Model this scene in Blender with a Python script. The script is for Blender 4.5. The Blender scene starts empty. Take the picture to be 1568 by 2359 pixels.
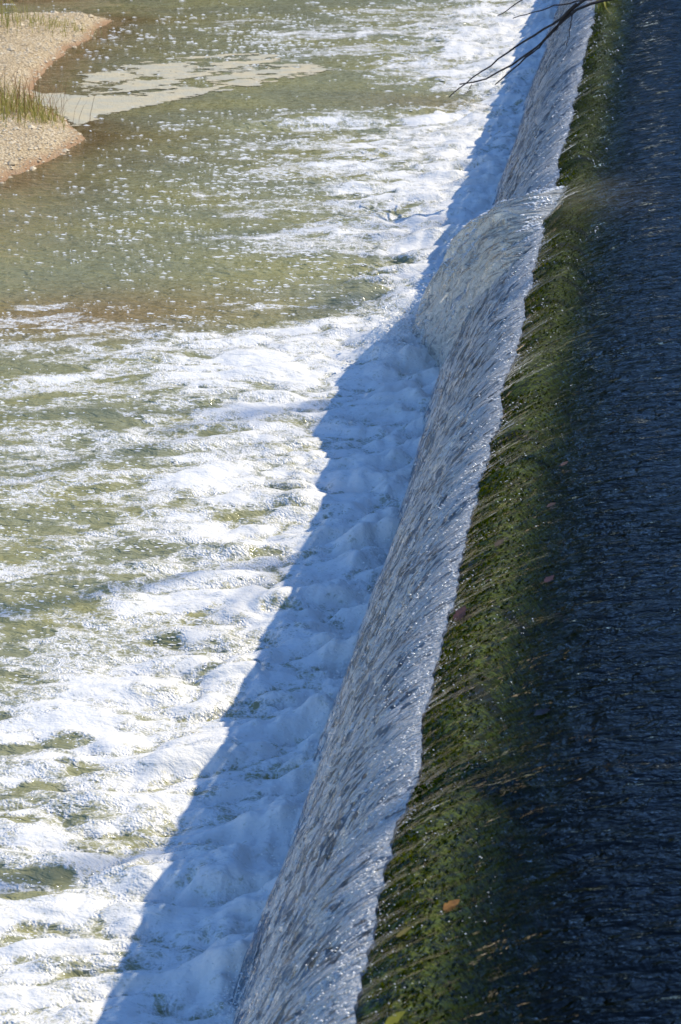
import bpy, math, random
import numpy as np
from mathutils import Vector

# ------------------------------------------------------------------ camera, light, exposure
S = bpy.context.scene
COL = S.collection
H = 6.0
cam_d = bpy.data.cameras.new('camera')
cam = bpy.data.objects.new('camera', cam_d); COL.objects.link(cam)
cam.location = (0, 0, H)
cam.rotation_euler = (math.radians(90 - 21.5485), 0, math.radians(8.0210))
cam_d.sensor_fit = 'VERTICAL'; cam_d.sensor_height = 23.5
cam_d.lens = 23.5 * 5518.0 / 2358.0
cam_d.clip_start = 0.1; cam_d.clip_end = 2000
cam_d.dof.use_dof = True; cam_d.dof.focus_distance = 15.0; cam_d.dof.aperture_fstop = 4.5
S.camera = cam

SUN_EL, SUN_AZ = math.radians(45.2), math.radians(34.0)      # azimuth from +X towards +Y
to_sun = Vector((math.cos(SUN_AZ) * math.cos(SUN_EL), math.sin(SUN_AZ) * math.cos(SUN_EL), math.sin(SUN_EL)))
sun_d = bpy.data.lights.new('sun', 'SUN'); sun = bpy.data.objects.new('sun', sun_d); COL.objects.link(sun)
sun_d.energy = 3.2; sun_d.angle = math.radians(0.5); sun_d.color = (1.0, 0.90, 0.70)
sun.rotation_euler = (-to_sun).to_track_quat('-Z', 'Y').to_euler(); sun.location = (20, 15, 25)

W = bpy.data.worlds.new('World'); S.world = W; W.use_nodes = True
wn = W.node_tree.nodes; wl = W.node_tree.links; wn.clear()
sky = wn.new('ShaderNodeTexSky'); sky.sky_type = 'NISHITA'; sky.sun_disc = False
sky.sun_elevation = SUN_EL; sky.sun_rotation = math.pi / 2 - SUN_AZ
sky.air_density = 0.95; sky.dust_density = 0.0; sky.ozone_density = 10.0
bg = wn.new('ShaderNodeBackground'); bg.inputs['Strength'].default_value = 0.15
wo = wn.new('ShaderNodeOutputWorld')
wl.new(sky.outputs[0], bg.inputs[0]); wl.new(bg.outputs[0], wo.inputs[0])

S.render.engine = 'CYCLES'
S.view_settings.view_transform = 'Standard'; S.view_settings.look = 'None'
S.view_settings.gamma = 1.0; S.view_settings.use_curve_mapping = False
S.view_settings.exposure = 0.61
S.cycles.max_bounces = 8; S.cycles.transparent_max_bounces = 16
S.cycles.caustics_reflective = False; S.cycles.caustics_refractive = False
S.cycles.use_denoising = True

rnd = random.Random(4)
rng = np.random.default_rng(7)

# ------------------------------------------------------------------ noise
def pn(x, y, seed=0):
    x = np.asarray(x, float); y = np.asarray(y, float)
    xi = np.floor(x).astype(np.int64); yi = np.floor(y).astype(np.int64)
    xf = x - xi; yf = y - yi
    def gr(ix, iy, fx, fy):
        h = (ix * 374761393 + iy * 668265263 + seed * 974634777) & 0xffffffff
        h = ((h ^ (h >> 13)) * 1274126177) & 0xffffffff
        a = ((h ^ (h >> 16)) & 0xffff) * (2 * np.pi / 65536.0)
        return np.cos(a) * fx + np.sin(a) * fy
    u = xf * xf * xf * (xf * (xf * 6 - 15) + 10); v = yf * yf * yf * (yf * (yf * 6 - 15) + 10)
    a = gr(xi, yi, xf, yf); b = gr(xi + 1, yi, xf - 1, yf)
    c = gr(xi, yi + 1, xf, yf - 1); d = gr(xi + 1, yi + 1, xf - 1, yf - 1)
    return 1.5 * ((a * (1 - u) + b * u) * (1 - v) + (c * (1 - u) + d * u) * v)

def fbm(x, y, o=4, seed=0, g=0.5):
    r = 0; a = 1.0; t = 0
    for i in range(o):
        r = r + a * pn(x * 2 ** i + 13.7 * i, y * 2 ** i - 7.1 * i, seed + i); t += a; a *= g
    return r / t

def sst(a, b, x):
    t = np.clip((x - a) / (b - a), 0, 1); return t * t * (3 - 2 * t)

def sdist(px, py, poly):
    """signed distance, positive inside"""
    P = np.array(poly, float); n = len(P)
    d2 = np.full(px.shape, 1e9); ins = np.zeros(px.shape, bool)
    for i in range(n):
        x1, y1 = P[i]; x2, y2 = P[(i + 1) % n]
        ex, ey = x2 - x1, y2 - y1
        t = np.clip(((px - x1) * ex + (py - y1) * ey) / (ex * ex + ey * ey + 1e-12), 0, 1)
        d2 = np.minimum(d2, (px - x1 - t * ex) ** 2 + (py - y1 - t * ey) ** 2)
        c = ((y1 > py) != (y2 > py)) & (px < (x2 - x1) * (py - y1) / (y2 - y1 + 1e-12) + x1)
        ins ^= c
    d = np.sqrt(d2); return np.where(ins, d, -d)

# ------------------------------------------------------------------ mesh helpers
def mesh_np(name, verts, faces, attrs=None, smooth=True):
    me = bpy.data.meshes.new(name)
    verts = np.asarray(verts, np.float32); faces = np.asarray(faces, np.int32)
    nv, nf, k = len(verts), len(faces), faces.shape[1]
    me.vertices.add(nv); me.vertices.foreach_set('co', verts.ravel())
    me.loops.add(nf * k); me.loops.foreach_set('vertex_index', faces.ravel())
    me.polygons.add(nf); me.polygons.foreach_set('loop_start', np.arange(0, nf * k, k, dtype=np.int32))
    me.polygons.foreach_set('use_smooth', np.full(nf, smooth, bool))
    for an, (ty, arr) in (attrs or {}).items():
        at = me.attributes.new(an, ty, 'POINT')
        at.data.foreach_set('vector' if ty == 'FLOAT_VECTOR' else 'value', np.asarray(arr, np.float32).ravel())
    me.update(calc_edges=True); me.validate()
    return me

def link(name, me, mat=None, parent=None, kind=None, label=None, cat=None, group=None):
    o = bpy.data.objects.new(name, me); COL.objects.link(o)
    if mat is not None: me.materials.append(mat)
    if parent is not None: o.parent = parent
    if kind: o['kind'] = kind
    if label: o['label'] = label
    if cat: o['category'] = cat
    if group: o['group'] = group
    return o

def grid_faces(nr, nc):
    r, c = np.meshgrid(np.arange(nr - 1), np.arange(nc - 1), indexing='ij')
    a = (r * nc + c).ravel()
    return np.stack([a, a + 1, a + nc + 1, a + nc], 1)

def submesh(name, V, F, A):
    used = np.unique(F); mp = np.zeros(len(V), np.int64); mp[used] = np.arange(len(used))
    return mesh_np(name, V[used], mp[F], {k: (t, a[used]) for k, (t, a) in A.items()})

# ------------------------------------------------------------------ node helpers
class NT:
    def __init__(s, name):
        s.m = bpy.data.materials.new(name); s.m.use_nodes = True
        s.t = s.m.node_tree; s.t.nodes.clear()
        s.out = s.t.nodes.new('ShaderNodeOutputMaterial')
    def n(s, ty, ins=None, **kw):
        nd = s.t.nodes.new('ShaderNode' + ty)
        for k, v in kw.items(): setattr(nd, k, v)
        for k, v in (ins or {}).items():
            sock = nd.inputs[k]
            if isinstance(v, bpy.types.NodeSocket): s.t.links.new(v, sock)
            else: sock.default_value = v
        return nd
    def attr(s, name, vec=False):
        nd = s.n('Attribute', attribute_name=name); return nd.outputs['Vector' if vec else 'Fac']
    def pos(s): return s.n('NewGeometry').outputs['Position']
    def scale(s, v, sc): return s.n('VectorMath', {0: v, 1: sc}, operation='MULTIPLY').outputs[0]
    def noise(s, v, sc=1.0, det=2.0, rough=0.5, dist=0.0):
        return s.n('TexNoise', {'Vector': v, 'Scale': sc, 'Detail': det, 'Roughness': rough, 'Distortion': dist}).outputs[0]
    def voro(s, v, sc, feat='F1', rnd_=1.0):
        return s.n('TexVoronoi', {'Vector': v, 'Scale': sc, 'Randomness': rnd_}, feature=feat).outputs['Distance']
    def math(s, op, a, b=0.0, c=0.0, clamp=False):
        return s.n('Math', {0: a, 1: b, 2: c}, operation=op, use_clamp=clamp).outputs[0]
    def ss(s, v, a, b, lo=0.0, hi=1.0):
        return s.n('MapRange', {'Value': v, 'From Min': a, 'From Max': b, 'To Min': lo, 'To Max': hi}, interpolation_type='SMOOTHSTEP').outputs[0]
    def mixc(s, f, a, b):
        nd = s.n('Mix', data_type='RGBA')
        for k, v in ((0, f), (6, a), (7, b)):
            if isinstance(v, bpy.types.NodeSocket): s.t.links.new(v, nd.inputs[k])
            else: nd.inputs[k].default_value = v if k == 0 else (*v, 1.0)
        return nd.outputs[2]
    def bump(s, h, dist, strength=1.0, nrm=None):
        ins = {'Height': h, 'Distance': dist, 'Strength': strength}
        if nrm is not None: ins['Normal'] = nrm
        return s.n('Bump', ins).outputs[0]
    def mixs(s, f, a, b): return s.n('MixShader', {0: f, 1: a, 2: b}).outputs[0]
    def fresnel(s, nrm, f0=0.02):
        c = s.math('ABSOLUTE', s.n('VectorMath', {0: s.n('NewGeometry').outputs['Incoming'], 1: nrm}, operation='DOT_PRODUCT').outputs['Value'])
        return s.math('MULTIPLY_ADD', s.math('POWER', s.math('SUBTRACT', 1.0, c, clamp=True), 5.0), 1.0 - f0, f0, clamp=True)
    def end(s, sh): s.t.links.new(sh, s.out.inputs['Surface']); return s.m

# ------------------------------------------------------------------ materials
def mat_pool():
    t = NT('pool_water_and_foam'); p = t.pos()
    foam = t.attr('foam'); shal = t.attr('shallow'); sand = t.attr('sand')
    fl = t.scale(p, (1.0, 1.35, 1.0))
    n_f = t.noise(fl, 13, 4, 0.62, 0.8)
    n_c = t.noise(fl, 60, 3, 0.65)
    k = t.math('ADD', foam, t.math('MULTIPLY', t.math('SUBTRACT', n_f, 0.5), 1.0))
    k = t.math('ADD', k, t.math('MULTIPLY', t.math('SUBTRACT', n_c, 0.5), 1.1))
    wp = t.n('VectorMath', {0: fl, 1: t.n('VectorMath', {0: t.n('TexNoise', {'Vector': fl, 'Scale': 5.0, 'Detail': 2.0}).outputs['Color'], 1: (0.25, 0.25, 0.25)}, operation='MULTIPLY').outputs[0]}, operation='ADD').outputs[0]
    e1 = t.ss(t.voro(wp, 6.5, 'DISTANCE_TO_EDGE'), 0.0, 0.16, 1.0, 0.0)
    e2 = t.ss(t.voro(wp, 19.0, 'DISTANCE_TO_EDGE'), 0.0, 0.20, 1.0, 0.0)
    lace = t.math('MULTIPLY', t.math('ADD', t.math('MULTIPLY', e1, 0.36), t.math('MULTIPLY', e2, 0.26)), t.ss(foam, -0.05, 0.35))
    k = t.math('ADD', k, lace)
    m = t.ss(k, 0.30, 1.08)
    # turbid water body
    n_b = t.noise(t.scale(p, (0.5, 0.9, 1)), 1.3, 3)
    wc = t.mixc(t.ss(n_b, 0.35, 0.7), (0.262, 0.270, 0.160), (0.325, 0.312, 0.142))
    wc = t.mixc(sand, wc, (0.27, 0.185, 0.085))
    wc = t.mixc(shal, wc, (0.16, 0.105, 0.035))
    col = t.mixc(m, wc, (0.83, 0.82, 0.785))
    rip = t.noise(t.scale(p, (1.0, 1.9, 1.0)), 7.5, 3, 0.55, 0.4)
    b1 = t.bump(rip, t.math('MULTIPLY_ADD', m, -0.038, 0.056), 1.0)
    bub = t.voro(p, 75, 'SMOOTH_F1')
    bub2 = t.noise(fl, 20, 3, 0.6)
    thick = t.ss(foam, 0.55, 0.95)
    thin = t.math('SUBTRACT', 1.0, thick)
    bb = t.math('ADD', t.math('MULTIPLY', bub, t.math('MULTIPLY_ADD', thin, 0.9, 0.12)), t.math('MULTIPLY', bub2, 0.7))
    b2 = t.bump(bb, t.math('MULTIPLY', m, t.math('MULTIPLY_ADD', thin, 0.002, 0.010)), 1.0, b1)
    rough = t.math('ADD', t.math('MULTIPLY', m, t.math('MULTIPLY_ADD', thick, 0.4, 0.08)), 0.07)
    sh = t.n('BsdfPrincipled', {'Base Color': col, 'Roughness': rough, 'IOR': 1.33, 'Normal': b2}).outputs[0]
    return t.end(sh)

def mat_fall(name, su, sv, lo, white_c, bd):
    t = NT(name); f = t.attr('flow', True); tt = t.attr('fall')
    n1 = t.noise(t.scale(f, (su, sv, 1)), 1.0, 2, 0.55, 0.8)
    n2 = t.noise(t.scale(f, (9, 2.2, 1)), 1.0, 3, 0.55, 0.5)
    n3 = t.noise(t.scale(f, (150, 60, 1)), 1.0, 1, 0.5, 0.5)
    h = t.math('ADD', n1, t.math('MULTIPLY', n3, 0.25))
    b = t.bump(h, bd, 1.0)
    k = t.math('ADD', n1, t.math('MULTIPLY', t.math('SUBTRACT', n2, 0.5), 0.7))
    k = t.math('ADD', k, t.attr('extra'))
    aer = t.ss(k, 0.445, 0.55, lo, 1.0)
    dif = t.n('BsdfDiffuse', {'Color': white_c, 'Normal': b}).outputs[0]
    trl = t.n('BsdfTranslucent', {'Color': white_c, 'Normal': b}).outputs[0]
    white = t.mixs(0.28, dif, trl)
    tra = t.n('BsdfTransparent', {'Color': (0.66, 0.76, 0.85, 1)}).outputs[0]
    body = t.mixs(aer, tra, white)
    fr = t.fresnel(b, 0.02)
    gl = t.n('BsdfGlossy', {'Color': (1, 1, 1, 1), 'Roughness': 0.09, 'Normal': b}).outputs[0]
    return t.end(t.mixs(fr, body, gl))

def mat_film():
    t = NT('upstream_water'); p = t.pos()
    dep = t.attr('depth'); turb = t.attr('turb')
    n1 = t.noise(t.scale(p, (0.75, 1.45, 1.0)), 11, 3, 0.6, 0.6)
    n2 = t.noise(t.scale(p, (0.6, 1.2, 1.0)), 40, 2, 0.55, 0.4)
    h = t.math('ADD', n1, t.math('MULTIPLY', n2, 0.14))
    n0 = t.noise(t.scale(p, (0.8, 1.3, 1.0)), 4.5, 2, 0.5, 0.5)
    h = t.math('ADD', h, t.math('MULTIPLY', n0, 0.9))
    b = t.bump(h, t.ss(dep, 0.04, 0.45, 0.011, 0.030), 1.0)
    # light loss over the water depth, there and back
    def ex(k): return t.math('POWER', 2.71828, t.math('MULTIPLY', dep, -k))
    tr = t.n('CombineColor', {0: ex(2.7), 1: ex(2.3), 2: ex(2.5)}).outputs[0]
    tra = t.n('BsdfTransparent', {'Color': tr}).outputs[0]
    mud = t.n('BsdfDiffuse', {'Color': (0.30, 0.25, 0.13, 1), 'Normal': b}).outputs[0]
    body = t.mixs(turb, tra, mud)
    fr = t.fresnel(b, 0.02)
    gl = t.n('BsdfGlossy', {'Color': (1, 1, 1, 1), 'Roughness': 0.04, 'Normal': b}).outputs[0]
    return t.end(t.mixs(fr, body, gl))

def mat_weir():
    t = NT('mossy_concrete'); p = t.pos()
    fl = t.scale(p, (0.8, 1.0, 1.0))
    n1 = t.noise(fl, 34, 4, 0.7); n2 = t.noise(t.scale(p, (0.35, 1, 1)), 3.5, 3, 0.6); n3 = t.noise(fl, 90, 2)
    c = t.mixc(t.ss(n1, 0.40, 0.66), (0.009, 0.017, 0.0015), (0.130, 0.165, 0.003))
    c = t.mixc(t.ss(n3, 0.55, 0.75), c, (0.21, 0.22, 0.008))
    c = t.mixc(t.ss(n2, 0.54, 0.68), c, (0.012, 0.014, 0.008))
    br = t.ss(t.noise(fl, 17, 2), 0.66, 0.74)
    c = t.mixc(br, c, (0.10, 0.055, 0.03))
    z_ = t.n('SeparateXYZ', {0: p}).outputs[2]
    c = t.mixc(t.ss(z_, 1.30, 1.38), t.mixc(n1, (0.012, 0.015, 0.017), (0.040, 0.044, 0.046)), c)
    b = t.bump(t.math('ADD', n1, t.math('MULTIPLY', n3, 0.4)), 0.012, 1.0)
    return t.end(t.n('BsdfPrincipled', {'Base Color': c, 'Roughness': 0.75, 'Normal': b}).outputs[0])

def mat_simple(name, c1, c2, sc, rough=0.8, bumpd=0.0, sp=0.5, island=False):
    t = NT(name); p = t.pos()
    n = t.noise(p, sc, 3, 0.6)
    f = t.ss(n, 0.3, 0.7)
    if island:
        r = t.n('NewGeometry').outputs['Random Per Island']
        f = t.math('ADD', t.math('MULTIPLY', f, 0.35), t.math('MULTIPLY', r, 0.65))
    ins = {'Base Color': t.mixc(f, c1, c2), 'Roughness': rough, 'Specular IOR Level': sp}
    if bumpd: ins['Normal'] = t.bump(n, bumpd)
    return t.end(t.n('BsdfPrincipled', ins).outputs[0])

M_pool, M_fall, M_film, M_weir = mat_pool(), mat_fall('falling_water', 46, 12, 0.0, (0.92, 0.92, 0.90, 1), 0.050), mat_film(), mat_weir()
M_surge = mat_fall('cloudy_surge', 30, 7, 0.38, (0.86, 0.85, 0.79, 1), 0.045)
M_mud = mat_simple('dark_river_mud', (0.012, 0.013, 0.008), (0.035, 0.032, 0.018), 2.0)
M_fleck = mat_simple('bubble_and_glint_flecks', (0.80, 0.80, 0.76), (0.9, 0.9, 0.88), 30, 0.12)  # white for bubbles, froth and spray, also for flecks standing in for sun glints
M_pebble = mat_simple('pebbles', (0.50, 0.38, 0.22), (0.78, 0.66, 0.46), 9, 0.8, island=True)
def mat_blade(name, c1, c2):
    t = NT(name); r = t.n('NewGeometry').outputs['Random Per Island']
    c = t.mixc(r, c1, c2)
    return t.end(t.mixs(0.5, t.n('BsdfDiffuse', {'Color': c}).outputs[0], t.n('BsdfTranslucent', {'Color': c}).outputs[0]))
M_moss = mat_blade('wet_moss', (0.022, 0.042, 0.002), (0.18, 0.20, 0.005))
M_grass = mat_blade('grass_blades', (0.28, 0.30, 0.06), (0.55, 0.47, 0.20))
M_twig = mat_simple('dark_bark', (0.030, 0.020, 0.014), (0.075, 0.050, 0.035), 40, 0.8, 0.004)
M_scum = None

# ------------------------------------------------------------------ geometry of the place
LIPX = -0.867
def zs(X):                     # upstream water surface
    xi = np.maximum(X - LIPX, 0); return 1.7 + 0.42 * (1 - np.exp(-xi / 0.50))
def drop(Y): return 0.30 * sst(10.0, 30.0, np.asarray(Y, float))      # added crest sag, makes the weir's cast shadow narrow with distance
def lipx(Y):
    st = 0.020 * np.sign(pn(Y * 1.7, 0.3, 71)) * sst(0.05, 0.30, np.abs(pn(Y * 1.7, 0.3, 71)))
    return LIPX - 0.2016 * drop(Y) + 0.012 * fbm(Y * 2.2, 0.5, 3, 11) + 0.011 * pn(Y * 9, 0.2, 15) + 0.008 * pn(Y * 22, 0.7, 16) + 0.7 * st

BAR = [(-60, 24.2), (-60, 32.6), (-20, 32.9), (-9.572, 33.243), (-9.19, 33.475), (-8.374, 33.518), (-7.947, 33.366), (-8.006, 32.769), (-8.011, 31.774), (-8.053, 30.98),
       (-8.001, 30.087), (-7.925, 29.244), (-7.842, 28.443), (-7.519, 27.591), (-7.176, 27.076), (-6.833, 26.535), (-6.589, 25.958),
       (-6.615, 25.262), (-6.731, 24.767), (-6.858, 24.346), (-6.947, 23.808), (-8.5, 22.9), (-14, 22.6)]
FARBANK = [(-60, 35.0), (-20, 34.8), (-10.2, 34.75), (-9.2, 35.1), (-8.6, 36.5), (-9.0, 45), (-12, 90), (-60, 90)]

EY = np.array([(2, 2.4), (7, 2.9), (9, 2.4), (11, 2.1), (12.5, 2.0), (14, 2.1), (16, 2.4), (17.5, 3.4), (18.3, 3.6), (19.0, 2.8), (19.6, 1.8), (20.1, 1.0), (21, 1.3), (22, 1.7), (23.2, 1.9),
               (25, 2.1), (26.9, 2.4), (27.8, 1.7), (28.5, .5), (29.2, .8), (30, 1.6), (31.3, 2.3), (33.5, 2.9), (35, 1.7), (38, 1.2), (80, 1.0)])

def pool_fields(X, Y):
    """height and foam cover of the tail water"""
    wx = 0.25 * fbm(X * 0.9, Y * 0.9, 3, 21); wy = 0.22 * fbm(X * 0.9 + 5, Y * 0.9, 3, 25)
    d = np.maximum(-1.73 - X, 0)
    E = np.interp(Y + 0.5 * wy + 0.12 * pn(X * 2.5, Y * 1.2, 29), EY[:, 0], EY[:, 1])
    c = 1.05 - 0.72 * d / E
    xa, ya = X * 0.62 + wx, Y * 1.0 - 0.25 * X + wy
    n1 = fbm(xa * 1.35, ya * 1.75, 4, 31)
    n2 = fbm(xa * 4.6, ya * 6.0, 4, 37)
    lace = 1 - 2.2 * np.abs(fbm(xa * 2.1 + wx * 2, ya * 2.6 + wy * 2, 3, 41))
    amp = sst(0.02, 0.6, d / E)
    foam = c + (0.08 + 0.80 * amp) * n1 + (0.08 + 0.42 * amp) * n2 + 0.34 * amp * (lace - 0.35)
    # oval thin spots inside the thick foam
    hole = sst(0.16, 0.42, fbm(xa * 2.3 + 9, ya * 3.4 + 3, 3, 47))
    foam = foam - hole * (0.25 + 0.55 * amp) * sst(0.1, 0.5, d / E + 0.1)
    foam = foam + 0.75 * sst(0.30, 0.95, d / E) * (fbm(xa * 0.75 + 3, ya * 1.25, 3, 67) - 0.06)
    foam = np.clip(foam, -0.2, 1.02)
    A = 0.13 * np.exp(-d / 0.9) + 0.052 * np.exp(-d / 3.0) * sst(0, 0.8, 1.25 - 0.8 * d / E) + 0.010
    near = np.exp(-d / 1.4)
    bil = np.abs(fbm(X * 1.1 + 1.3 * wx, Y * 2.3 - 0.6 * X + 1.3 * wy, 2, 53))
    bil2 = np.abs(fbm(X * 3.0 + wx, Y * 5.2 - 1.2 * X + wy, 2, 57))
    h = A * (1.5 * bil + 0.55 * bil2 - 0.45) + (0.05 + 0.07 * fbm(X * 4.5, Y * 4, 2, 68) + 0.025 * fbm(X * 12, Y * 11, 2, 69)) * np.exp(-(d / 0.34) ** 2)
    h = h - 0.30 * A * hole
    foam = foam - 0.42 * sst(0.11, 0.0, bil) * sst(0.3, 0.9, foam) - 0.22 * sst(0.1, 0.45, fbm(X * 1.6, Y * 3.2 - 0.8 * X, 3, 63))
    h = h + 0.16 * np.exp(-((X + 2.12) / 0.22) ** 2 - ((Y - 18.75) / 0.55) ** 2) * (0.7 + 0.9 * fbm(X * 5, Y * 4, 3, 59))
    # ripples on open water and a standing trough across the current
    h = h + 0.010 * fbm(X * 1.6, Y * 4.5 + 0.3 * X, 4, 61) * sst(0.1, 1.0, d / E)
    u = (Y - (26.95 + 0.34 * (X + 4.3))) ; s_ = np.exp(-((X + 4.2) / 0.8) ** 2)
    h = h + s_ * (-0.075 * np.exp(-(u / 0.16) ** 2) + 0.06 * np.exp(-((u - 0.42) / 0.2) ** 2))
    return h, foam

def water_z(x, y):
    h, f = pool_fields(np.array([x], float), np.array([y], float)); return float(h[0])

# ---- the ground under everything
me = mesh_np('ground', [(-600, -600, -1.6), (600, -600, -1.6), (600, 600, -1.6), (-600, 600, -1.6)], [(0, 1, 2, 3)])
link('ground', me, M_mud, kind='structure', label='dark muddy river valley floor under the water')
nr, nc = 40, 30
YY, XX = np.meshgrid(np.linspace(-20, 90, nr), np.concatenate([np.linspace(1.2, 4, 10), np.linspace(5, 60, 20)]), indexing='ij')
ZZ = 1.15 - 0.25 * sst(1, 5, XX) + 0.08 * fbm(XX * 0.5, YY * 0.5, 3, 5)
link('riverbed', mesh_np('riverbed', np.stack([XX, YY, ZZ], -1).reshape(-1, 3), grid_faces(nr, nc)), M_mud, kind='structure', label='dark silty bed of the river above the weir')

# ---- tail water and foam: one height field, split where the foam begins
nr = 1080
yr = 6.2 * (42 / 6.2) ** np.linspace(0, 1, nr)
yr = np.concatenate([np.linspace(-20, 6.0, 14), yr, 42 + np.linspace(1, 48, 16)])
uc = np.concatenate([np.linspace(0, 1, 520)])
wid = np.interp(yr, [-20, 6.2, 42, 90], [3.2, 3.4, 12.6, 14])
XX = -1.15 - uc[None, :] * wid[:, None]
ext = np.linspace(0, 1, 14)[1:]
XX = np.concatenate([XX, XX[:, -1:] + ext[None, :] ** 1.6 * (-60 - XX[:, -1:])], 1)
YY = np.repeat(yr[:, None], XX.shape[1], 1)
hh, ff = pool_fields(XX, YY)
sb = np.maximum(sdist(XX, YY, BAR), sdist(XX, YY, FARBANK))
shal = np.exp(np.minimum(sb, 0) / 0.75) + 0.35 * np.exp(np.minimum(sb, 0) / 2.2) * (0.6 + fbm(XX * .7, YY * 1.2, 2, 3))
shal = np.clip(shal, 0, 1) * 0.9
hh = hh * (1 - 0.7 * np.exp(np.minimum(sb, 0) / 0.5))
sand = 0.85 * np.exp(-((XX + 5.0) / 1.5) ** 2 - ((YY - 19.3 - 0.25 * (XX + 5)) / 0.75) ** 2) + 0.4 * np.exp(-((XX + 2.9) / 1.0) ** 2 - ((YY - 28.5) / 0.5) ** 2)
sand = np.clip(sand + 0.35 * np.exp(-((XX + 6.8) / 1.0) ** 2 - ((YY - 22.0) / 1.2) ** 2), 0, 1)
V = np.stack([XX, YY, hh], -1).reshape(-1, 3)
F = grid_faces(*XX.shape)[:, ::-1]
A = {'foam': ('FLOAT', ff.ravel()), 'shallow': ('FLOAT', shal.ravel()), 'sand': ('FLOAT', sand.ravel())}
fm = ff.ravel()[F].mean(1)
is_foam = fm > 0.47
link('pool_water', submesh('pool_water', V, F[~is_foam], A), M_pool, kind='structure', label='murky green water of the pool below the weir')
foam_o = link('white_foam', submesh('white_foam', V, F[is_foam], A), M_pool, kind='stuff', label='churned white foam spreading from the foot of the weir', cat='foam')

# ---- white domes for drifting bubbles and for sun glints on open water
def flecks(name, pts, label, simple=False):
    base = []
    ring = 6
    for k in range(ring): base.append((math.cos(2 * math.pi * k / ring), math.sin(2 * math.pi * k / ring), 0))
    for k in range(ring): base.append((0.68 * math.cos(2 * math.pi * k / ring), 0.68 * math.sin(2 * math.pi * k / ring), 0.62))
    base.append((0, 0, 0.9)); base = np.array(base)
    fc = []
    for k in range(ring):
        q = (k + 1) % ring
        fc += [(k, q, ring + q), (k, ring + q, ring + k), (ring + k, ring + q, 2 * ring)]
    if simple:
        base = np.array([(math.cos(k * 1.2566), math.sin(k * 1.2566), 0) for k in range(5)] + [(0, 0, 0.9)]); fc = [(k, (k + 1) % 5, 5) for k in range(5)]
    fc = np.array(fc)
    n = len(pts); r = pts[:, 3]
    asp = 1 + (2.6 if simple else 0.9) * rng.random(n) ** 1.5
    Vv = np.empty((n, len(base), 3))
    Vv[..., 0] = pts[:, None, 0] + base[None, :, 0] * (r * asp)[:, None]
    Vv[..., 1] = pts[:, None, 1] + base[None, :, 1] * r[:, None]
    Vv[..., 2] = pts[:, None, 2] + base[None, :, 2] * (r * 0.6)[:, None] - 0.001
    Ff = (fc[None] + (np.arange(n) * len(base))[:, None, None]).reshape(-1, 3)
    return link(name, mesh_np(name, Vv.reshape(-1, 3), Ff), M_fleck, kind='stuff', label=label, cat='bubbles')

N = 220000
yy = 8 * (37 / 8.0) ** rng.random(N); xx = -1.9 - rng.random(N) * (0.30 * yy + 0.4)
h_, f_ = pool_fields(xx, yy)
E_ = np.interp(yy, EY[:, 0], EY[:, 1]); d_ = (-1.73 - xx) / E_
cl = fbm(xx * 0.8, yy * 1.6, 3, 91); cl2 = fbm(xx * 2.2, yy * 9.0 - xx * 1.5, 3, 93)
zone = 0.9 * np.exp(-((d_ - 1.0) / 0.7) ** 2)
zone += 0.75 * np.exp(-((xx + 4.6) / 1.5) ** 2 - ((yy - 22.8) / 2.6) ** 2)
zone += 0.6 * np.exp(-((xx + 6.6) / 1.2) ** 2 - ((yy - 30.5) / 1.6) ** 2) + 0.5 * np.exp(-((yy - 32.5) / 2.0) ** 2) + 0.35 * np.exp(-((xx + 5.2) / 1.0) ** 2 - ((yy - 25.8) / 1.3) ** 2)
pr = np.clip(zone * sst(-0.25, 0.45, 0.7 * cl + 1.3 * cl2 - 0.02), 0, 1)
keep = (rng.random(N) < pr * 1.0) & (f_ < 0.62) & (np.maximum(sdist(xx, yy, BAR), sdist(xx, yy, FARBANK)) < -0.12)
pts = np.stack([xx, yy, h_, 0.002 + 0.00066 * yy * rng.random(N) ** 3.2], 1)[keep]
pts = pts[:45000]
flecks('bubbles_and_glints', pts, 'small white flecks for drifting bubbles and sun glints on the open pool', True)

# ---- the weir
yr = np.concatenate([np.linspace(-20, 4.5, 20), 5 * (40 / 5.0) ** np.linspace(0, 1, 700), np.linspace(41, 90, 20)])
xb = np.concatenate([np.linspace(0.03, 0.75, 46), np.linspace(0.80, 2.05, 16)])          # distance upstream of the lip
def bed(X, Y):
    xi = X - LIPX
    dep = 0.010 + 0.07 * sst(0.08, 0.60, xi) * xi / 0.6 + 0.95 * sst(0.10, 0.95, xi)
    bumpy = 0.020 * fbm(X * 4.5, Y * 9, 4, 101) * sst(0.0, 0.12, xi) + 0.020 * fbm(X * 0.9, Y * 2.2, 3, 105)
    return zs(X) - drop(Y) - dep + bumpy * (1 - 0.3 * sst(0.6, 1.2, xi)) - 0.006
lx = lipx(yr)
rows = []
for j, y in enumerate(yr):
    l = lx[j]
    X = l + xb * 1.0
    Z = bed(X - l + LIPX, np.full_like(X, y))
    pr_x = [l + 0.10, l + 0.09, l + 0.06, l + 0.015, l + 0.004]
    pr_z = [-1.6] + [q_ - float(drop(y)) for q_ in (1.35, 1.56, 1.655, 1.683)]
    rows.append(np.stack([np.concatenate([pr_x, X, [2.2]]), np.full(len(X) + 6, y), np.concatenate([pr_z, Z, [-1.6]])], -1))
G = np.array(rows)
weir = bpy.data.objects.new('weir', None); COL.objects.link(weir); weir.location = (0, 0, 0)
weir['label'] = 'long concrete weir with mossy rounded crest dividing the river'; weir['category'] = 'weir'
link('crest_wall', mesh_np('crest_wall', G.reshape(-1, 3), grid_faces(G.shape[0], G.shape[1])), M_weir, weir)

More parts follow.
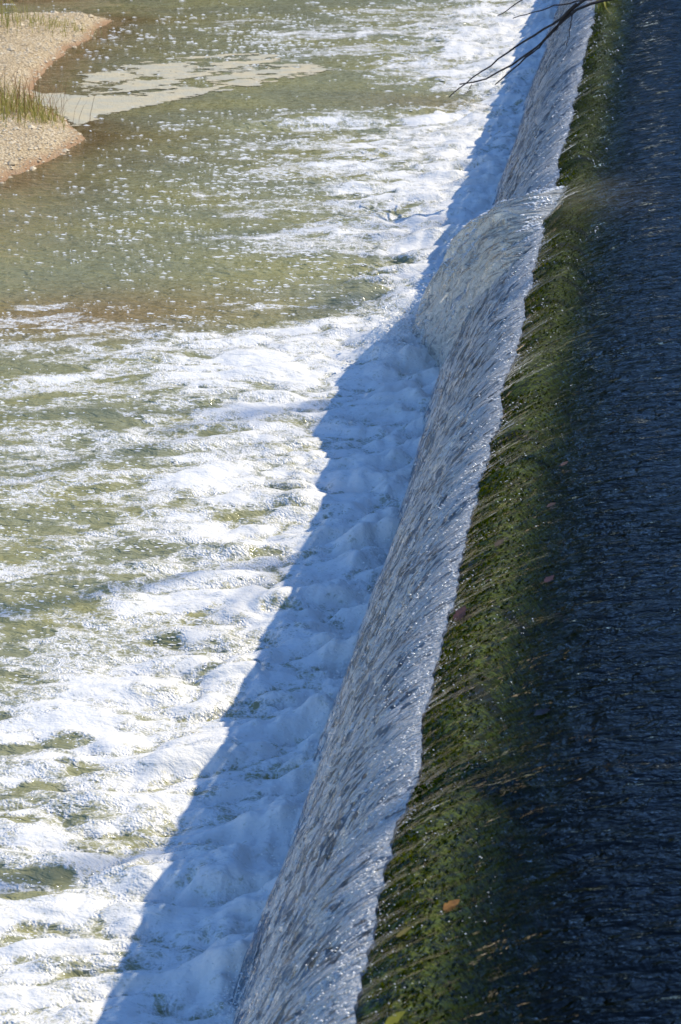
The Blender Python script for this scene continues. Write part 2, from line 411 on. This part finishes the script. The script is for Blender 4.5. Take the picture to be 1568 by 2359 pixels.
# moss strands combed downstream on the crest
n = 20000
my = 5.3 * (34 / 5.3) ** rng.random(n); mxi = 0.012 + np.minimum(rng.exponential(0.15, n), 0.9)
den = fbm(mxi * 2.2, my * 2.2, 3, 111) + 0.25 * pn(mxi * 14, my * 18, 115)
sel = den > -0.10 - 0.2 * rng.random(n); my, mxi, den = my[sel], mxi[sel], den[sel]
mx = lipx(my) + mxi
bz = bed(mxi + LIPX, my)
n = len(my); L = 0.006 + 0.011 * rng.random(n); wd = 0.003 + 0.004 * rng.random(n); ang = rng.uniform(0, 6.283, n)
lift = 0.003 + 0.012 * rng.random(n)
dx, dy = np.cos(ang), np.sin(ang)
Vm = np.zeros((n, 5, 3))
for i, (tt, ww, lf) in enumerate([(0, 1, 0), (0, -1, 0), (0.55, 1.1, 1), (0.55, -1.1, 1), (1, 0, 0.7)]):
    x_ = mx + dx * L * tt - dy * wd * ww; y_ = my + dy * L * tt + dx * wd * ww
    Vm[:, i, 0] = x_; Vm[:, i, 1] = y_
    Vm[:, i, 2] = bz + lift * lf + (zs(x_ - lipx(my) + LIPX) - zs(mxi + LIPX))
Fm = np.concatenate([np.array([[0, 2, 3], [0, 3, 1], [2, 4, 3]])[None] + (np.arange(n) * 5)[:, None, None]]).reshape(-1, 3)
link('moss', mesh_np('moss', Vm.reshape(-1, 3), Fm), M_moss, weir, kind='stuff', label='bright green and yellow moss combed by the flow')

# ---- water above the weir, running out as a thin film to the lip
xb = np.concatenate([np.linspace(0, 1.25, 190), np.linspace(1.30, 3.2, 40), np.linspace(3.6, 60, 26)])
yr = np.concatenate([np.linspace(-20, 5.2, 30), 5.4 * (40 / 5.4) ** np.linspace(0, 1, 900), np.linspace(41, 90, 20)])
lx = lipx(yr)
XX = lx[:, None] + xb[None, :]; YY = np.repeat(yr[:, None], len(xb), 1); XI = np.repeat(xb[None, :], len(yr), 0)
ZZ = zs(XI + LIPX) - drop(YY)
wv = 0.0022 * fbm(XX * 5 + 0.5 * fbm(XX * 2, YY * 2, 2, 131), YY * 8.5, 3, 121) + 0.008 * fbm(XX * 1.6, YY * 2.2, 3, 127)
ZZ = ZZ + wv * sst(0.0, 0.25, XI)
# the hump of water that feeds the surge
hump = np.exp(-((YY - 17.0 + 0.9 * np.minimum(XI, 1.2)) / 0.55) ** 2) * np.exp(-(XI / 0.5) ** 2)
ZZ = ZZ + 0.05 * hump * sst(0.0, 0.15, XI)
dp = np.maximum(ZZ - bed(XI + LIPX, YY), 0.0)
dp = np.where(XI > 2.0, 0.8, dp)
turb = np.clip(0.55 * hump * (0.7 + 0.8 * fbm(XX * 3, YY * 7, 3, 141)), 0, 0.8)
link('upstream_water', mesh_np('upstream_water', np.stack([XX, YY, ZZ], -1).reshape(-1, 3), grid_faces(*XX.shape),
     {'depth': ('FLOAT', dp.ravel()), 'turb': ('FLOAT', turb.ravel())}), M_film, kind='structure', label='dark blue rippled river water sliding towards the crest')

# ---- falling sheet
yr = np.concatenate([np.linspace(-20, 5.2, 60), 5.4 * (42 / 5.4) ** np.linspace(0, 1, 1300), np.linspace(43, 90, 60)])
nt = 80
tq = np.linspace(0, 1, nt) ** 0.85
T = 0.86 + 0.05 * fbm(yr * 0.7, 0.1, 3, 151) + 0.035 * pn(yr * 3.1, 0.4, 155) + 0.03 * fbm(yr * 9, 0.4, 2, 157)
lx = lipx(yr)
q = T[:, None] * tq[None, :]
b_ = (1.80 - 0.58 * T) / T ** 2
Zf = 1.7 - (0.58 * q + b_[:, None] * q * q)
Zf = Zf - drop(yr)[:, None] * np.clip((Zf + 0.1) / 1.8, 0, 1)
Yf = np.repeat(yr[:, None], nt, 1); Xf = lx[:, None] - q
arc = np.concatenate([np.zeros((len(yr), 1)), np.cumsum(np.sqrt(np.diff(q, axis=1) ** 2 + np.diff(Zf, axis=1) ** 2), 1)], 1)
sl = 0.58 + 2 * b_[:, None] * q; ln = np.sqrt(1 + sl * sl)
disp = 0.022 * fbm(Yf * 14, arc * 3.2 + 0.3 * pn(Yf * 5, arc * 2, 163), 3, 161) + 0.040 * fbm(Yf * 4.5, arc * 0.9, 3, 165)
disp = disp * sst(0, 0.35, arc)
Xf = Xf - disp * sl / ln; Zf = Zf + disp / ln
flow = np.stack([Yf, arc, 0 * arc], -1)
extra = 0.15 * np.exp(-arc / 0.35) + 0.05 * fbm(Yf * 0.8, arc * 1.5, 2, 171)
link('waterfall', mesh_np('waterfall', np.stack([Xf, Yf, Zf], -1).reshape(-1, 3), grid_faces(len(yr), nt)[:, ::-1],
     {'flow': ('FLOAT_VECTOR', flow.reshape(-1, 3)), 'fall': ('FLOAT', np.repeat(tq[None], len(yr), 0).ravel()), 'extra': ('FLOAT', extra.ravel())}),
     M_fall, kind='structure', label='glittering thin sheet of water falling from the crest')

# ---- the surge: a thick tongue of water thrown out and away
nu, nt = 180, 160
u = np.linspace(-1, 1, nu)[:, None]; tq = (np.linspace(0, 1, nt) ** 0.9)[None, :]
y0 = 16.75 + 1.15 * u
T = 0.86 + 0.36 * sst(-1.0, 0.8, u) + 0.05 * fbm(u * 3, 0 * u + .2, 2, 181)
drift = 2.0 + 0.0 * u
q = T * tq
b_ = (1.80 - 0.45 * T) / T ** 2
zz = 1.705 - (0.45 * q + b_ * q * q)
zz = zz - drop(y0) * np.clip((zz + 0.1) / 1.8, 0, 1)
prof = np.clip(1 - np.abs(u) ** 2.6, 0, 1) * (0.7 + 0.5 * u)
sl = 0.45 + 2 * b_ * q; ln = np.sqrt(1 + sl * sl)
arc = np.concatenate([np.zeros((nu, 1)), np.cumsum(np.sqrt(np.diff(q, axis=1) ** 2 + np.diff(zz, axis=1) ** 2), 1)], 1)
Yj = y0 + drift * tq ** 1.1 - 0.10 * u * tq
lump = (0.6 + 0.9 * sst(0.0, 0.9, u)) * 0.15 * fbm(u * 6 + 0 * tq, arc * 0.8 + 0.3 * u, 2, 191) + 0.085 * fbm(u * 14 + 0 * tq, arc * 1.6, 3, 195)
off = prof * (0.03 + 0.06 * sst(0, 0.6, arc)) + lump * sst(0.0, 0.5, arc) - 0.03 * (1 - prof)
Xj = lipx(y0) - q + 0.10 * (1 - tq) ** 6 - off * sl / ln; Zj = zz + off / ln + (0.03 * prof + 0.05 * sst(0.3, 0.9, u) * (1 - sst(0.93, 1.0, u))) * (1 - tq) ** 3 - 0.02 * tq * 0
flow = np.stack([1.1 * u + 0 * arc, arc, 0 * arc], -1)
link('water_surge', mesh_np('water_surge', np.stack([Xj, Yj, Zj], -1).reshape(-1, 3), grid_faces(nu, nt)[:, ::-1],
     {'flow': ('FLOAT_VECTOR', flow.reshape(-1, 3)), 'fall': ('FLOAT', (tq + 0 * u).ravel()), 'extra': ('FLOAT', (0.07 + 0 * arc).ravel())}),
     M_surge, kind='structure', label='thick cloudy surge of water bulging over the crest')

# ------------------------------------------------------------------ gravel bar
def bar_h(X, Y):
    s = np.maximum(sdist(X, Y, BAR), sdist(X, Y, FARBANK)) + 0.10 * fbm(X * 2.2, Y * 2.2, 3, 201)
    up = 0.16 * (1 - np.exp(-np.maximum(s, 0) / 0.35)) + 0.05 * np.maximum(s, 0) ** 0.8 + 0.02 * fbm(X * 3, Y * 3, 3, 205) * sst(0, .3, s)
    return np.where(s > 0, up, 0.28 * s), s
xs = np.concatenate([np.linspace(-60, -14, 24), np.linspace(-13.8, -6.1, 200)]); ys = np.concatenate([np.linspace(22.0, 38, 330), np.linspace(38.5, 90, 30)])
YY, XX = np.meshgrid(ys, xs, indexing='ij')
ZZ, ss_ = bar_h(XX, YY); ZZ = np.maximum(ZZ, -0.8)
def mat_gravel():
    t = NT('gravel'); p = t.pos(); wet = t.attr('wet')
    v = t.n('TexVoronoi', {'Vector': p, 'Scale': 34.0}); 
    n = t.noise(p, 4, 4, 0.65)
    c = t.mixc(t.ss(n, 0.35, 0.65), (0.58, 0.45, 0.26), (0.70, 0.58, 0.38))
    c = t.mixc(t.ss(v.outputs['Distance'], 0.2, 0.75), c, (0.34, 0.25, 0.14))
    c = t.mixc(wet, c, (0.34, 0.20, 0.10))
    b = t.bump(v.outputs['Distance'], -0.012, 1.0)
    return t.end(t.n('BsdfPrincipled', {'Base Color': c, 'Roughness': 0.85, 'Normal': b}).outputs[0])
wet = np.clip(1 - sst(0.0, 0.16, ss_ + 0.08 * fbm(XX * 4, YY * 4, 2, 7)), 0, 1)
link('gravel_bar', mesh_np('gravel_bar', np.stack([XX, YY, ZZ], -1).reshape(-1, 3), grid_faces(*XX.shape)[:, ::-1], {'wet': ('FLOAT', wet.ravel())}),
     mat_gravel(), kind='structure', label='pale gravel bar reaching into the pool')

n = 15000
px = -12.0 + 5.6 * rng.random(n) ** 0.8; py = 23.2 + 13 * rng.random(n)
pz, s_ = bar_h(px, py); sel = s_ > -0.10; px, py, pz, s_ = px[sel], py[sel], pz[sel], s_[sel]
n = len(px); r = 0.009 + 0.019 * rng.random(n) ** 2.2 + 0.03 * (rng.random(n) > 0.985)
oc = np.array([(1, 0, 0), (.4, .9, .1), (-.6, .75, 0), (-1, -.1, .1), (-.3, -.9, 0), (.6, -.75, .1), (.1, .1, .75), (0, 0, -.6)])
of = np.array([(i, (i + 1) % 6, 6) for i in range(6)] + [((i + 1) % 6, i, 7) for i in range(6)])
a = rng.random(n) * 6.28; ca, sa = np.cos(a)[:, None], np.sin(a)[:, None]
jit = 1 + 0.3 * (rng.random((n, 8)) - 0.5)
Vp = np.empty((n, 8, 3)); bx = oc[None, :, 0] * jit * r[:, None] * 1.25; by = oc[None, :, 1] * jit * r[:, None]
Vp[..., 0] = px[:, None] + bx * ca - by * sa; Vp[..., 1] = py[:, None] + bx * sa + by * ca; Vp[..., 2] = pz[:, None] + oc[None, :, 2] * jit * r[:, None] * 0.8 + 0.002
Fp = (of[None] + (np.arange(n) * 8)[:, None, None]).reshape(-1, 3)
link('pebbles', mesh_np('pebbles', Vp.reshape(-1, 3), Fp, smooth=False), M_pebble, kind='stuff', label='small pale pebbles covering the gravel bar', cat='pebbles')

# ------------------------------------------------------------------ beige scum raft
RAFT_ARM = [(-7.98, 28.62), (-7.667, 28.30), (-7.104, 28.29), (-6.413, 28.331), (-5.872, 28.854), (-5.359, 29.33), (-4.801, 29.964), (-4.35, 30.34), (-4.9, 30.20), (-5.2, 29.55), (-5.55, 29.0), (-5.85, 28.40), (-6.185, 27.85),
            (-6.604, 27.302), (-6.82, 26.62), (-7.0, 26.9), (-7.262, 27.309), (-7.55, 27.7), (-7.85, 28.4)]
RAFT_ALL = [(-7.1, 28.3), (-6.413, 28.2), (-5.3, 29.0), (-4.42, 30.32), (-5.0, 30.6), (-5.40, 31.3), (-5.973, 31.0), (-6.476, 30.7), (-7.1, 30.2), (-7.4, 29.4)]
xs = np.linspace(-8.1, -4.2, 520); ys = np.linspace(26.4, 31.6, 520)
YY, XX = np.meshgrid(ys, xs, indexing='ij')
wob = 0.10 * fbm(XX * 3, YY * 3, 3, 211)
s1 = sdist(XX, YY, RAFT_ARM) + wob
s2 = sdist(XX, YY, RAFT_ALL) + wob
st = fbm(XX * 1.6 + 0.4 * wob, YY * 3.4 - 1.2 * XX, 4, 215)
cov = np.maximum(s1 * 2.2, np.minimum(s2 * 1.1, 0.6) * 0.25 + 0.75 * st - 0.06 - 0.4 * (s2 < 0) * np.clip(-s2 * 4, 0, 1))
cov = cov + 0.30 * fbm(XX * 8, YY * 17, 4, 217)
h_, _ = pool_fields(XX, YY)
bz_, bs_ = bar_h(XX, YY)
ZZ = np.maximum(h_ * 0.8, 0) + 0.003 + 0.004 * np.clip(cov * 3, 0, 1) + 0.004 * fbm(XX * 8, YY * 12, 3, 219)
F = grid_faces(*XX.shape)[:, ::-1]; V = np.stack([XX, YY, ZZ], -1).reshape(-1, 3)
kk = (cov.ravel()[F].mean(1) > 0.0) & (bs_.ravel()[F].max(1) < 0.06)
def mat_scum():
    t = NT('beige_scum'); p = t.pos()
    n = t.noise(t.scale(p, (0.7, 1.2, 1)), 3.2, 4, 0.6); f = t.noise(p, 45, 3, 0.6)
    c = t.mixc(t.ss(n, 0.38, 0.64), (0.55, 0.52, 0.39), (0.66, 0.57, 0.37))
    b = t.bump(f, 0.012)
    return t.end(t.n('BsdfPrincipled', {'Base Color': c, 'Roughness': 0.45, 'Normal': b}).outputs[0])
link('scum_raft', submesh('scum_raft', V, F[kk], {}), mat_scum(), kind='thing', label='flat beige raft of scum drifting out from the gravel bar', cat='scum')

# ------------------------------------------------------------------ grass
def tuft(name, spots, label, group=None, hgt=0.45, green=True, mat=None):
    Vv = []; Fc = []
    for (x, y, h, w) in spots:
        z = float(bar_h(np.array([x]), np.array([y]))[0][0])
        a = rnd.uniform(0, 6.28); ln = rnd.uniform(0.15, 0.9) * h; ca, sa = math.cos(a), math.sin(a)
        b0 = len(Vv); px_, py_ = -sa * w, ca * w
        for k, f in enumerate((0, 0.35, 0.7)):
            ox, oy = ca * ln * f * f, sa * ln * f * f; ww = (1, 0.9, 0.6)[k]
            Vv.append((x + ox + px_ * ww, y + oy + py_ * ww, z - 0.01 + h * f)); Vv.append((x + ox - px_ * ww, y + oy - py_ * ww, z - 0.01 + h * f))
        Vv.append((x + ca * ln, y + sa * ln, z + h * (1 - 0.15 * ln / h)))
        Fc += [(b0, b0 + 1, b0 + 3), (b0, b0 + 3, b0 + 2), (b0 + 2, b0 + 3, b0 + 5), (b0 + 2, b0 + 5, b0 + 4), (b0 + 4, b0 + 5, b0 + 6)]
    return link(name, mesh_np(name, Vv, Fc, smooth=False), mat or M_grass, kind='stuff', label=label, cat='grass', group=group)
def spread(n, cx, cy, sx, sy, h0, h1, w0=0.003, w1=0.006):
    return [(rnd.gauss(cx, sx), rnd.gauss(cy, sy), rnd.uniform(h0, h1), rnd.uniform(w0, w1)) for _ in range(n)]
M_straw = mat_blade('reddish_stems', (0.22, 0.10, 0.05), (0.42, 0.30, 0.15))
tuft('grass', spread(420, -7.85, 26.5, 0.28, 0.35, 0.08, 0.40) + spread(500, -7.9, 26.3, 0.35, 0.45, 0.03, 0.14) + spread(120, -7.35, 26.6, 0.14, 0.3, 0.06, 0.3) + spread(120, -7.1, 26.3, 0.12, 0.18, 0.05, 0.22),
     'sparse green grass on the near tongue of the gravel bar')
tuft('dry_stems', spread(130, -7.6, 26.7, 0.35, 0.4, 0.25, 0.60, 0.0025, 0.005), 'reddish dry stems standing among the near grass', mat=M_straw)
tuft('tall_grass', spread(330, -9.35, 31.2, 0.22, 0.45, 0.25, 0.75), 'tall green grass at the far end of the bar')
tuft('short_grass', spread(160, -8.75, 32.0, 0.35, 0.25, 0.05, 0.2) + spread(60, -8.3, 32.2, 0.2, 0.15, 0.05, 0.15), 'short grass scattered on the pale far gravel')

# ------------------------------------------------------------------ dead branch caught on the crest
def tube(pts, radii, sides=7):
    Vv = []; Fc = []
    P = [Vector(p) for p in pts]
    for i, p in enumerate(P):
        d = (P[min(i + 1, len(P) - 1)] - P[max(i - 1, 0)]).normalized()
        a = d.orthogonal().normalized(); b = d.cross(a)
        for k in range(sides):
            w = 2 * math.pi * k / sides
            Vv.append(tuple(p + (a * math.cos(w) + b * math.sin(w)) * radii[i]))
    for i in range(len(P) - 1):
        for k in range(sides):
            q = (k + 1) % sides
            Fc.append((i * sides + k, i * sides + q, (i + 1) * sides + q, (i + 1) * sides + k))
    return Vv, Fc
def wobble(pts, r0, r1, n=14, amp=0.012, sides=7):
    P = [np.array(p, float) for p in pts]; L = [0]
    for i in range(1, len(P)): L.append(L[-1] + np.linalg.norm(P[i] - P[i - 1]))
    ts = np.linspace(0, L[-1], n); out = []
    for c in range(3): out.append(np.interp(ts, L, [p[c] for p in P]))
    out = np.stack(out, 1)
    for _ in range(2): out[1:-1] = 0.25 * out[:-2] + 0.5 * out[1:-1] + 0.25 * out[2:]
    out[1:-1] += rng.normal(0, amp, (n - 2, 3)) * 0.5
    return tube([tuple(p) for p in out], list(np.linspace(r0 * 0.78, r1 * 0.78, n)), sides)
branch = bpy.data.objects.new('dead_branch', None); COL.objects.link(branch); branch.location = (0, 0, 0)
branch['label'] = 'bare dead branch caught on the crest and reaching over the fall'; branch['category'] = 'branch'
TW = [([(-0.45, 24.3, 2.06), (-0.74, 24.0, 2.00), (-1.055, 24, 1.94), (-1.136, 24, 1.831), (-1.428, 24, 1.50), (-1.60, 24, 1.39), (-1.85, 24, 1.21), (-2.0, 24, 1.15), (-2.17, 24, 1.135)], 0.022, 0.009),
      ([(-0.95, 24.02, 2.00), (-1.12, 24.03, 1.86), (-1.25, 24.03, 1.66), (-1.50, 24.03, 1.42), (-1.72, 24.02, 1.22), (-1.81, 24, 1.14)], 0.018, 0.008),
      ([(-1.02, 24.0, 1.97), (-1.20, 23.97, 1.78), (-1.45, 23.95, 1.645), (-1.80, 23.95, 1.40), (-2.10, 23.95, 1.16), (-2.27, 23.95, 1.01)], 0.017, 0.007),
      ([(-0.60, 24.1, 2.05), (-0.90, 24.05, 2.00), (-1.25, 24.05, 1.93), (-1.653, 24.05, 1.80)], 0.014, 0.006),
      ([(-1.0, 24.1, 2.10), (-1.40, 24.1, 2.06), (-1.56, 24.1, 1.98), (-1.81, 24.1, 1.815)], 0.012, 0.006),
      ([(-1.05, 24.0, 1.95), (-1.07, 23.98, 1.75), (-1.10, 23.97, 1.55)], 0.009, 0.005),
      ([(-2.05, 23.99, 1.14), (-2.07, 23.99, 1.08), (-2.12, 23.99, 1.04)], 0.005, 0.003)]
for k, (pts, r0, r1) in enumerate(TW):
    Vv, Fc = wobble(pts, r0, r1, 16, 0.010)
    link('twig', mesh_np('twig', Vv, Fc), M_twig, branch)

# weed clump on the crest beside the branch
M_weed = mat_simple('yellow_weed', (0.16, 0.17, 0.01), (0.30, 0.27, 0.02), 12, 0.5, island=True)
Vv = []; Fc = []
for k in range(60):
    x = rnd.gauss(-0.84, 0.05); y = rnd.gauss(26.9, 0.22); z = float(zs(np.array(x - float(lipx(np.array([y]))[0]) + LIPX))) - 0.02 - float(drop(y))
    a = rnd.uniform(0, 6.28); h = rnd.uniform(0.04, 0.15); l = rnd.uniform(0.02, 0.12); w = rnd.uniform(0.006, 0.014); b0 = len(Vv)
    ca, sa = math.cos(a), math.sin(a)
    Vv += [(x - sa * w, y + ca * w, z), (x + sa * w, y - ca * w, z), (x + ca * l * .6 - sa * w, y + sa * l * .6 + ca * w, z + h), (x + ca * l * .6 + sa * w, y + sa * l * .6 - ca * w, z + h), (x + ca * l * 1.4, y + sa * l * 1.4, z + h * 0.8)]
    Fc += [(b0, b0 + 1, b0 + 3), (b0, b0 + 3, b0 + 2), (b0 + 2, b0 + 3, b0 + 4)]
link('weed_clump', mesh_np('weed_clump', Vv, Fc, smooth=False), M_weed, label='yellow green weed clump on the crest beside the dead branch', cat='weed', kind='stuff')

# ------------------------------------------------------------------ fallen leaves on the crest
def leaf(x, y, size, rot, col, label, curl=0.08):
    size *= 0.78; col = tuple(c * 0.9 for c in col)
    z = float(zs(np.array(x - float(lipx(np.array([y]))[0]) + LIPX)))
    z -= float(drop(y))
    slope = 0.42 / 0.50 * math.exp(-max(x - LIPX, 0) / 0.50)
    m = mat_simple('leaf_' + label.split()[0], tuple(c * 0.6 for c in col), col, 60, 0.45)
    root = bpy.data.objects.new('fallen_leaf', None); COL.objects.link(root)
    root.location = (x, y, z + 0.002); root.rotation_euler = (rnd.uniform(-.2, .2), -math.atan(slope), rot)
    root['label'] = label; root['category'] = 'leaf'; root['group'] = 'autumn leaves stuck on the crest'
    prof = [(0, .04), (.12, .22), (.28, .40), (.40, .30), (.52, .42), (.68, .26), (.80, .22), (.92, .09), (1, .01)]
    Vv = []; Fc = []
    for i, (l, w) in enumerate(prof):
        for s in (-1, 0, 1):
            Vv.append(((l - .5) * size, s * w * size * rnd.uniform(.8, 1.1), size * (curl * (w if s else 0) * .5 + .18 * abs(l - .5) * curl * 2)))
    for i in range(len(prof) - 1):
        for s in (0, 1):
            q = i * 3 + s; Fc.append((q, q + 1, q + 4, q + 3))
    me = mesh_np('blade', Vv, Fc); ob = link('blade', me, m, root)
    sv, sf = tube([(-.5 * size, 0, 0.001), (-.7 * size, .05 * size, 0.004), (-.85 * size, .08 * size, 0.003)], [0.0014, 0.0012, 0.001], 5)
    link('stalk', mesh_np('stalk', sv, sf), M_twig, root)
    return root
leaf(-0.598, 6.884, 0.085, 0.5, (0.46, 0.20, 0.03), 'vivid orange leaf lying on the moss, the only orange one')
leaf(-0.75, 6.828, 0.080, 0.2, (0.36, 0.27, 0.06), 'tan yellow leaf lying at the lip beside the orange leaf')
leaf(-0.718, 6.311, 0.105, 0.4, (0.42, 0.36, 0.02), 'bright yellow leaf on the moss, lowest of the leaves')
leaf(-0.817, 9.549, 0.110, 0.9, (0.24, 0.09, 0.05), 'reddish brown leaf at the very lip halfway along the moss')
leaf(-0.445, 10.959, 0.060, 0.7, (0.15, 0.085, 0.055), 'pinkish brown leaf on the dark water, farthest up the crest')
leaf(-0.477, 10.427, 0.060, 0.4, (0.12, 0.07, 0.04), 'dull brown leaf on the water just below the pinkish brown leaf')
leaf(-0.433, 9.511, 0.075, 0.8, (0.08, 0.035, 0.03), 'dark wine red leaf at the edge of the moss and the dark water')
leaf(-0.38, 8.19, 0.085, 0.3, (0.05, 0.022, 0.016), 'blackish brown leaf farthest from the lip, on the dark water', 0.6)
leaf(-0.697, 10.173, 0.075, 0.6, (0.22, 0.14, 0.06), 'small light brown leaf among moss above the reddish leaf')

# ------------------------------------------------------------------ spray where the sheet strikes the pool
n = 8000
sy = 7.5 * (34 / 7.5) ** rng.random(n)
sx = -1.72 - np.abs(rng.normal(0, 0.10, n)) + 0.07; sz = np.abs(rng.normal(0, 0.075, n)) + 0.05
pts = np.stack([sx, sy, sz, 0.0022 + 0.004 * rng.random(n) ** 2], 1)
k = 3000
jy = rng.normal(18.8, 0.42, k); jx = -2.08 - 0.10 * rng.random(k) - 0.11 * rng.normal(0, 1, k); jz = np.abs(rng.normal(0, 0.16, k)) + 0.06
pts = np.concatenate([pts, np.stack([jx, jy, jz, 0.003 + 0.006 * rng.random(k) ** 2], 1)])
flecks('spray_drops', pts, 'white spray drops along the foot of the falling sheet')

# ------------------------------------------------------------------ wooded banks around the river (seen only as reflections)
M_leafy = mat_simple('tree_leaves', (0.030, 0.045, 0.012), (0.085, 0.095, 0.028), 0.5, 0.7, island=True)
cs = []
def clump(x, y, top, n_, r):
    for _ in range(n_):
        f = rnd.random(); zc = -1 + (top + 1) * f
        rr = r * (1 - 0.75 * max(f - 0.35, 0) / 0.65)
        a_ = rnd.uniform(0, 6.28); q_ = rr * math.sqrt(rnd.random())
        cs.append((x + q_ * math.cos(a_), y + q_ * math.sin(a_), zc))
for k in range(80):
    wx_ = -70 + 130 * k / 79 + rnd.uniform(-1.5, 1.5)
    clump(wx_, rnd.uniform(62, 80), rnd.uniform(24, 33) if wx_ < -13 else rnd.uniform(10, 17), 480 if wx_ < -13 else 130, rnd.uniform(4, 7))
for k in range(40): clump(rnd.uniform(-75, -55), rnd.uniform(-20, 90), rnd.uniform(12, 24), 130, rnd.uniform(4, 7))
for k in range(26): clump(rnd.uniform(62, 80), rnd.uniform(-20, 90), rnd.uniform(16, 27), 130, rnd.uniform(4, 7))
C_ = np.array(cs); n = len(C_)
a1 = rng.normal(size=(n, 3)); a1 /= np.linalg.norm(a1, axis=1)[:, None]
a2 = np.cross(a1, rng.normal(size=(n, 3))); a2 /= np.linalg.norm(a2, axis=1)[:, None]
sz = rng.uniform(0.6, 1.5, n)[:, None]
Vt = np.stack([C_ + a1 * sz, C_ + a2 * sz * 0.7, C_ - a1 * sz, C_ - a2 * sz * 0.7], 1).reshape(-1, 3)
Ft = np.arange(n * 4).reshape(n, 4)
link('far_wood', mesh_np('far_wood', Vt, Ft, smooth=False), M_leafy, kind='stuff', label='leafy woods on the far banks around the river')

# sun glints modelled as small white domes on the sheet and over the moss
n = 12000
gy_ = 5.6 * (36 / 5.6) ** rng.random(n)
Tg = 0.86 + 0.05 * fbm(gy_ * 0.7, 0.1, 3, 151) + 0.035 * pn(gy_ * 3.1, 0.4, 155)
qg = Tg * (0.02 + 0.75 * rng.random(n) ** 1.7)
bg_ = (1.80 - 0.58 * Tg) / Tg ** 2
keep = fbm(gy_ * 6, qg * 3, 3, 301) > -0.12
pts = np.stack([lipx(gy_) - qg - 0.004, gy_, (lambda z_: z_ - drop(gy_) * np.clip((z_ + 0.1) / 1.8, 0, 1))(1.7 - (0.58 * qg + bg_ * qg * qg)) + 0.004, 0.0014 + 0.00028 * gy_ * rng.random(n) ** 2.5 + 0.002 * rng.random(n) ** 5], 1)[keep]
flecks('sheet_glints', pts, 'tiny white flecks added as sun glints on the upper part of the falling sheet')
n = 3800
gy_ = 5.6 * (34 / 5.6) ** rng.random(n); xi_ = 0.01 + 0.40 * rng.random(n) ** 1.9
keep = (fbm(xi_ * 5, gy_ * 3.0, 3, 305) > 0.02)
gy_, xi_ = gy_[keep], xi_[keep]
pts = np.stack([lipx(gy_) + xi_, gy_, zs(xi_ + LIPX) - drop(gy_) + 0.001, 0.0011 + 0.00024 * gy_ * rng.random(len(gy_)) ** 2.5], 1)
flecks('crest_glints', pts, 'tiny white flecks added as sun glints over the moss of the crest')

# froth on the surge
nu, nt = Xj.shape
k_ = (nu * rng.random(9000) ** 0.7).astype(int); j_ = np.clip((rng.random(9000) ** 1.1 * nt).astype(int), 0, nt - 1)
ok = fbm(k_ * 0.05, j_ * 0.02, 3, 311) + 0.5 * (k_ / nu - 0.75) > 0.0
k_, j_ = k_[ok], j_[ok]
pts = np.stack([Xj[k_, j_] - 0.004, Yj[k_, j_] + rng.normal(0, 0.006, len(k_)), Zj[k_, j_] + 0.004, 0.003 + 0.009 * rng.random(len(k_)) ** 2.6], 1)
flecks('surge_froth', pts, 'white froth and drops riding on the cloudy surge')

# bare trees on the right bank: only their long thin shadows reach the crest and the foam
tv = []; tf = []
def addtube(pts, radii, sides=8):
    v_, f_ = tube(pts, radii, sides); b0 = len(tv)
    tv.extend(v_); tf.extend([tuple(i + b0 for i in q) for q in f_])
sh_ = np.array([math.cos(SUN_AZ), math.sin(SUN_AZ)])
for (ly, D, rr, lean) in [(7.95, 11.0, 0.13, 0.15), (11.4, 12.0, 0.06, -0.1), (15.2, 12.0, 0.055, 0.1), (18.4, 15.5, 0.08, 0.0), (19.6, 17.0, 0.06, 0.2), (21.4, 16.0, 0.07, -0.1), (23.5, 16.5, 0.06, 0.1)]:
    bx_, by_ = -0.87 + D * sh_[0], ly + D * sh_[1]
    hgt = 19.0
    pts = [(bx_ + rnd.gauss(0, .05), by_ + rnd.gauss(0, .06), z_) for z_ in np.linspace(0.8, hgt, 14)]
    addtube(pts, [rr * (1.3 - 0.3 * min(i / 7, 1)) * (1 - 0.5 * max(i - 8, 0) / 5) for i in range(14)])
    for k in range(9):
        z0 = rnd.uniform(13.5, 18.0); a_ = rnd.uniform(0, 6.28); l_ = rnd.uniform(0.7, 1.6)
        p0 = (bx_, by_, z0); p1 = (bx_ + math.cos(a_) * l_ * .5, by_ + math.sin(a_) * l_ * .5, z0 + l_ * .6); p2 = (bx_ + math.cos(a_) * l_, by_ + math.sin(a_) * l_, z0 + l_ * 1.4)
        addtube([p0, p1, p2], [0.035, 0.025, 0.012], 5)
link('bare_trees', mesh_np('bare_trees', tv, tf), M_twig, kind='stuff', label='bare tree trunks on the bank upstream of the weir')

# the right bank those trees stand on
nr, nc = 60, 40
YY, XX = np.meshgrid(np.linspace(-20, 90, nr), np.concatenate([np.linspace(5.2, 12, 22), np.linspace(13, 90, 18)]), indexing='ij')
ZZ = 0.9 + 2.2 * sst(5.4, 9.5, XX + 0.6 * fbm(XX * 0.2, YY * 0.25, 3, 401)) + 0.15 * fbm(XX * 0.6, YY * 0.6, 3, 405)
M_bank = mat_simple('grassy_bank', (0.045, 0.060, 0.018), (0.10, 0.085, 0.04), 1.5, 0.9, 0.05)
link('river_bank', mesh_np('river_bank', np.stack([XX, YY, ZZ], -1).reshape(-1, 3), grid_faces(nr, nc)), M_bank, kind='structure', label='grassy river bank beside the water above the weir')
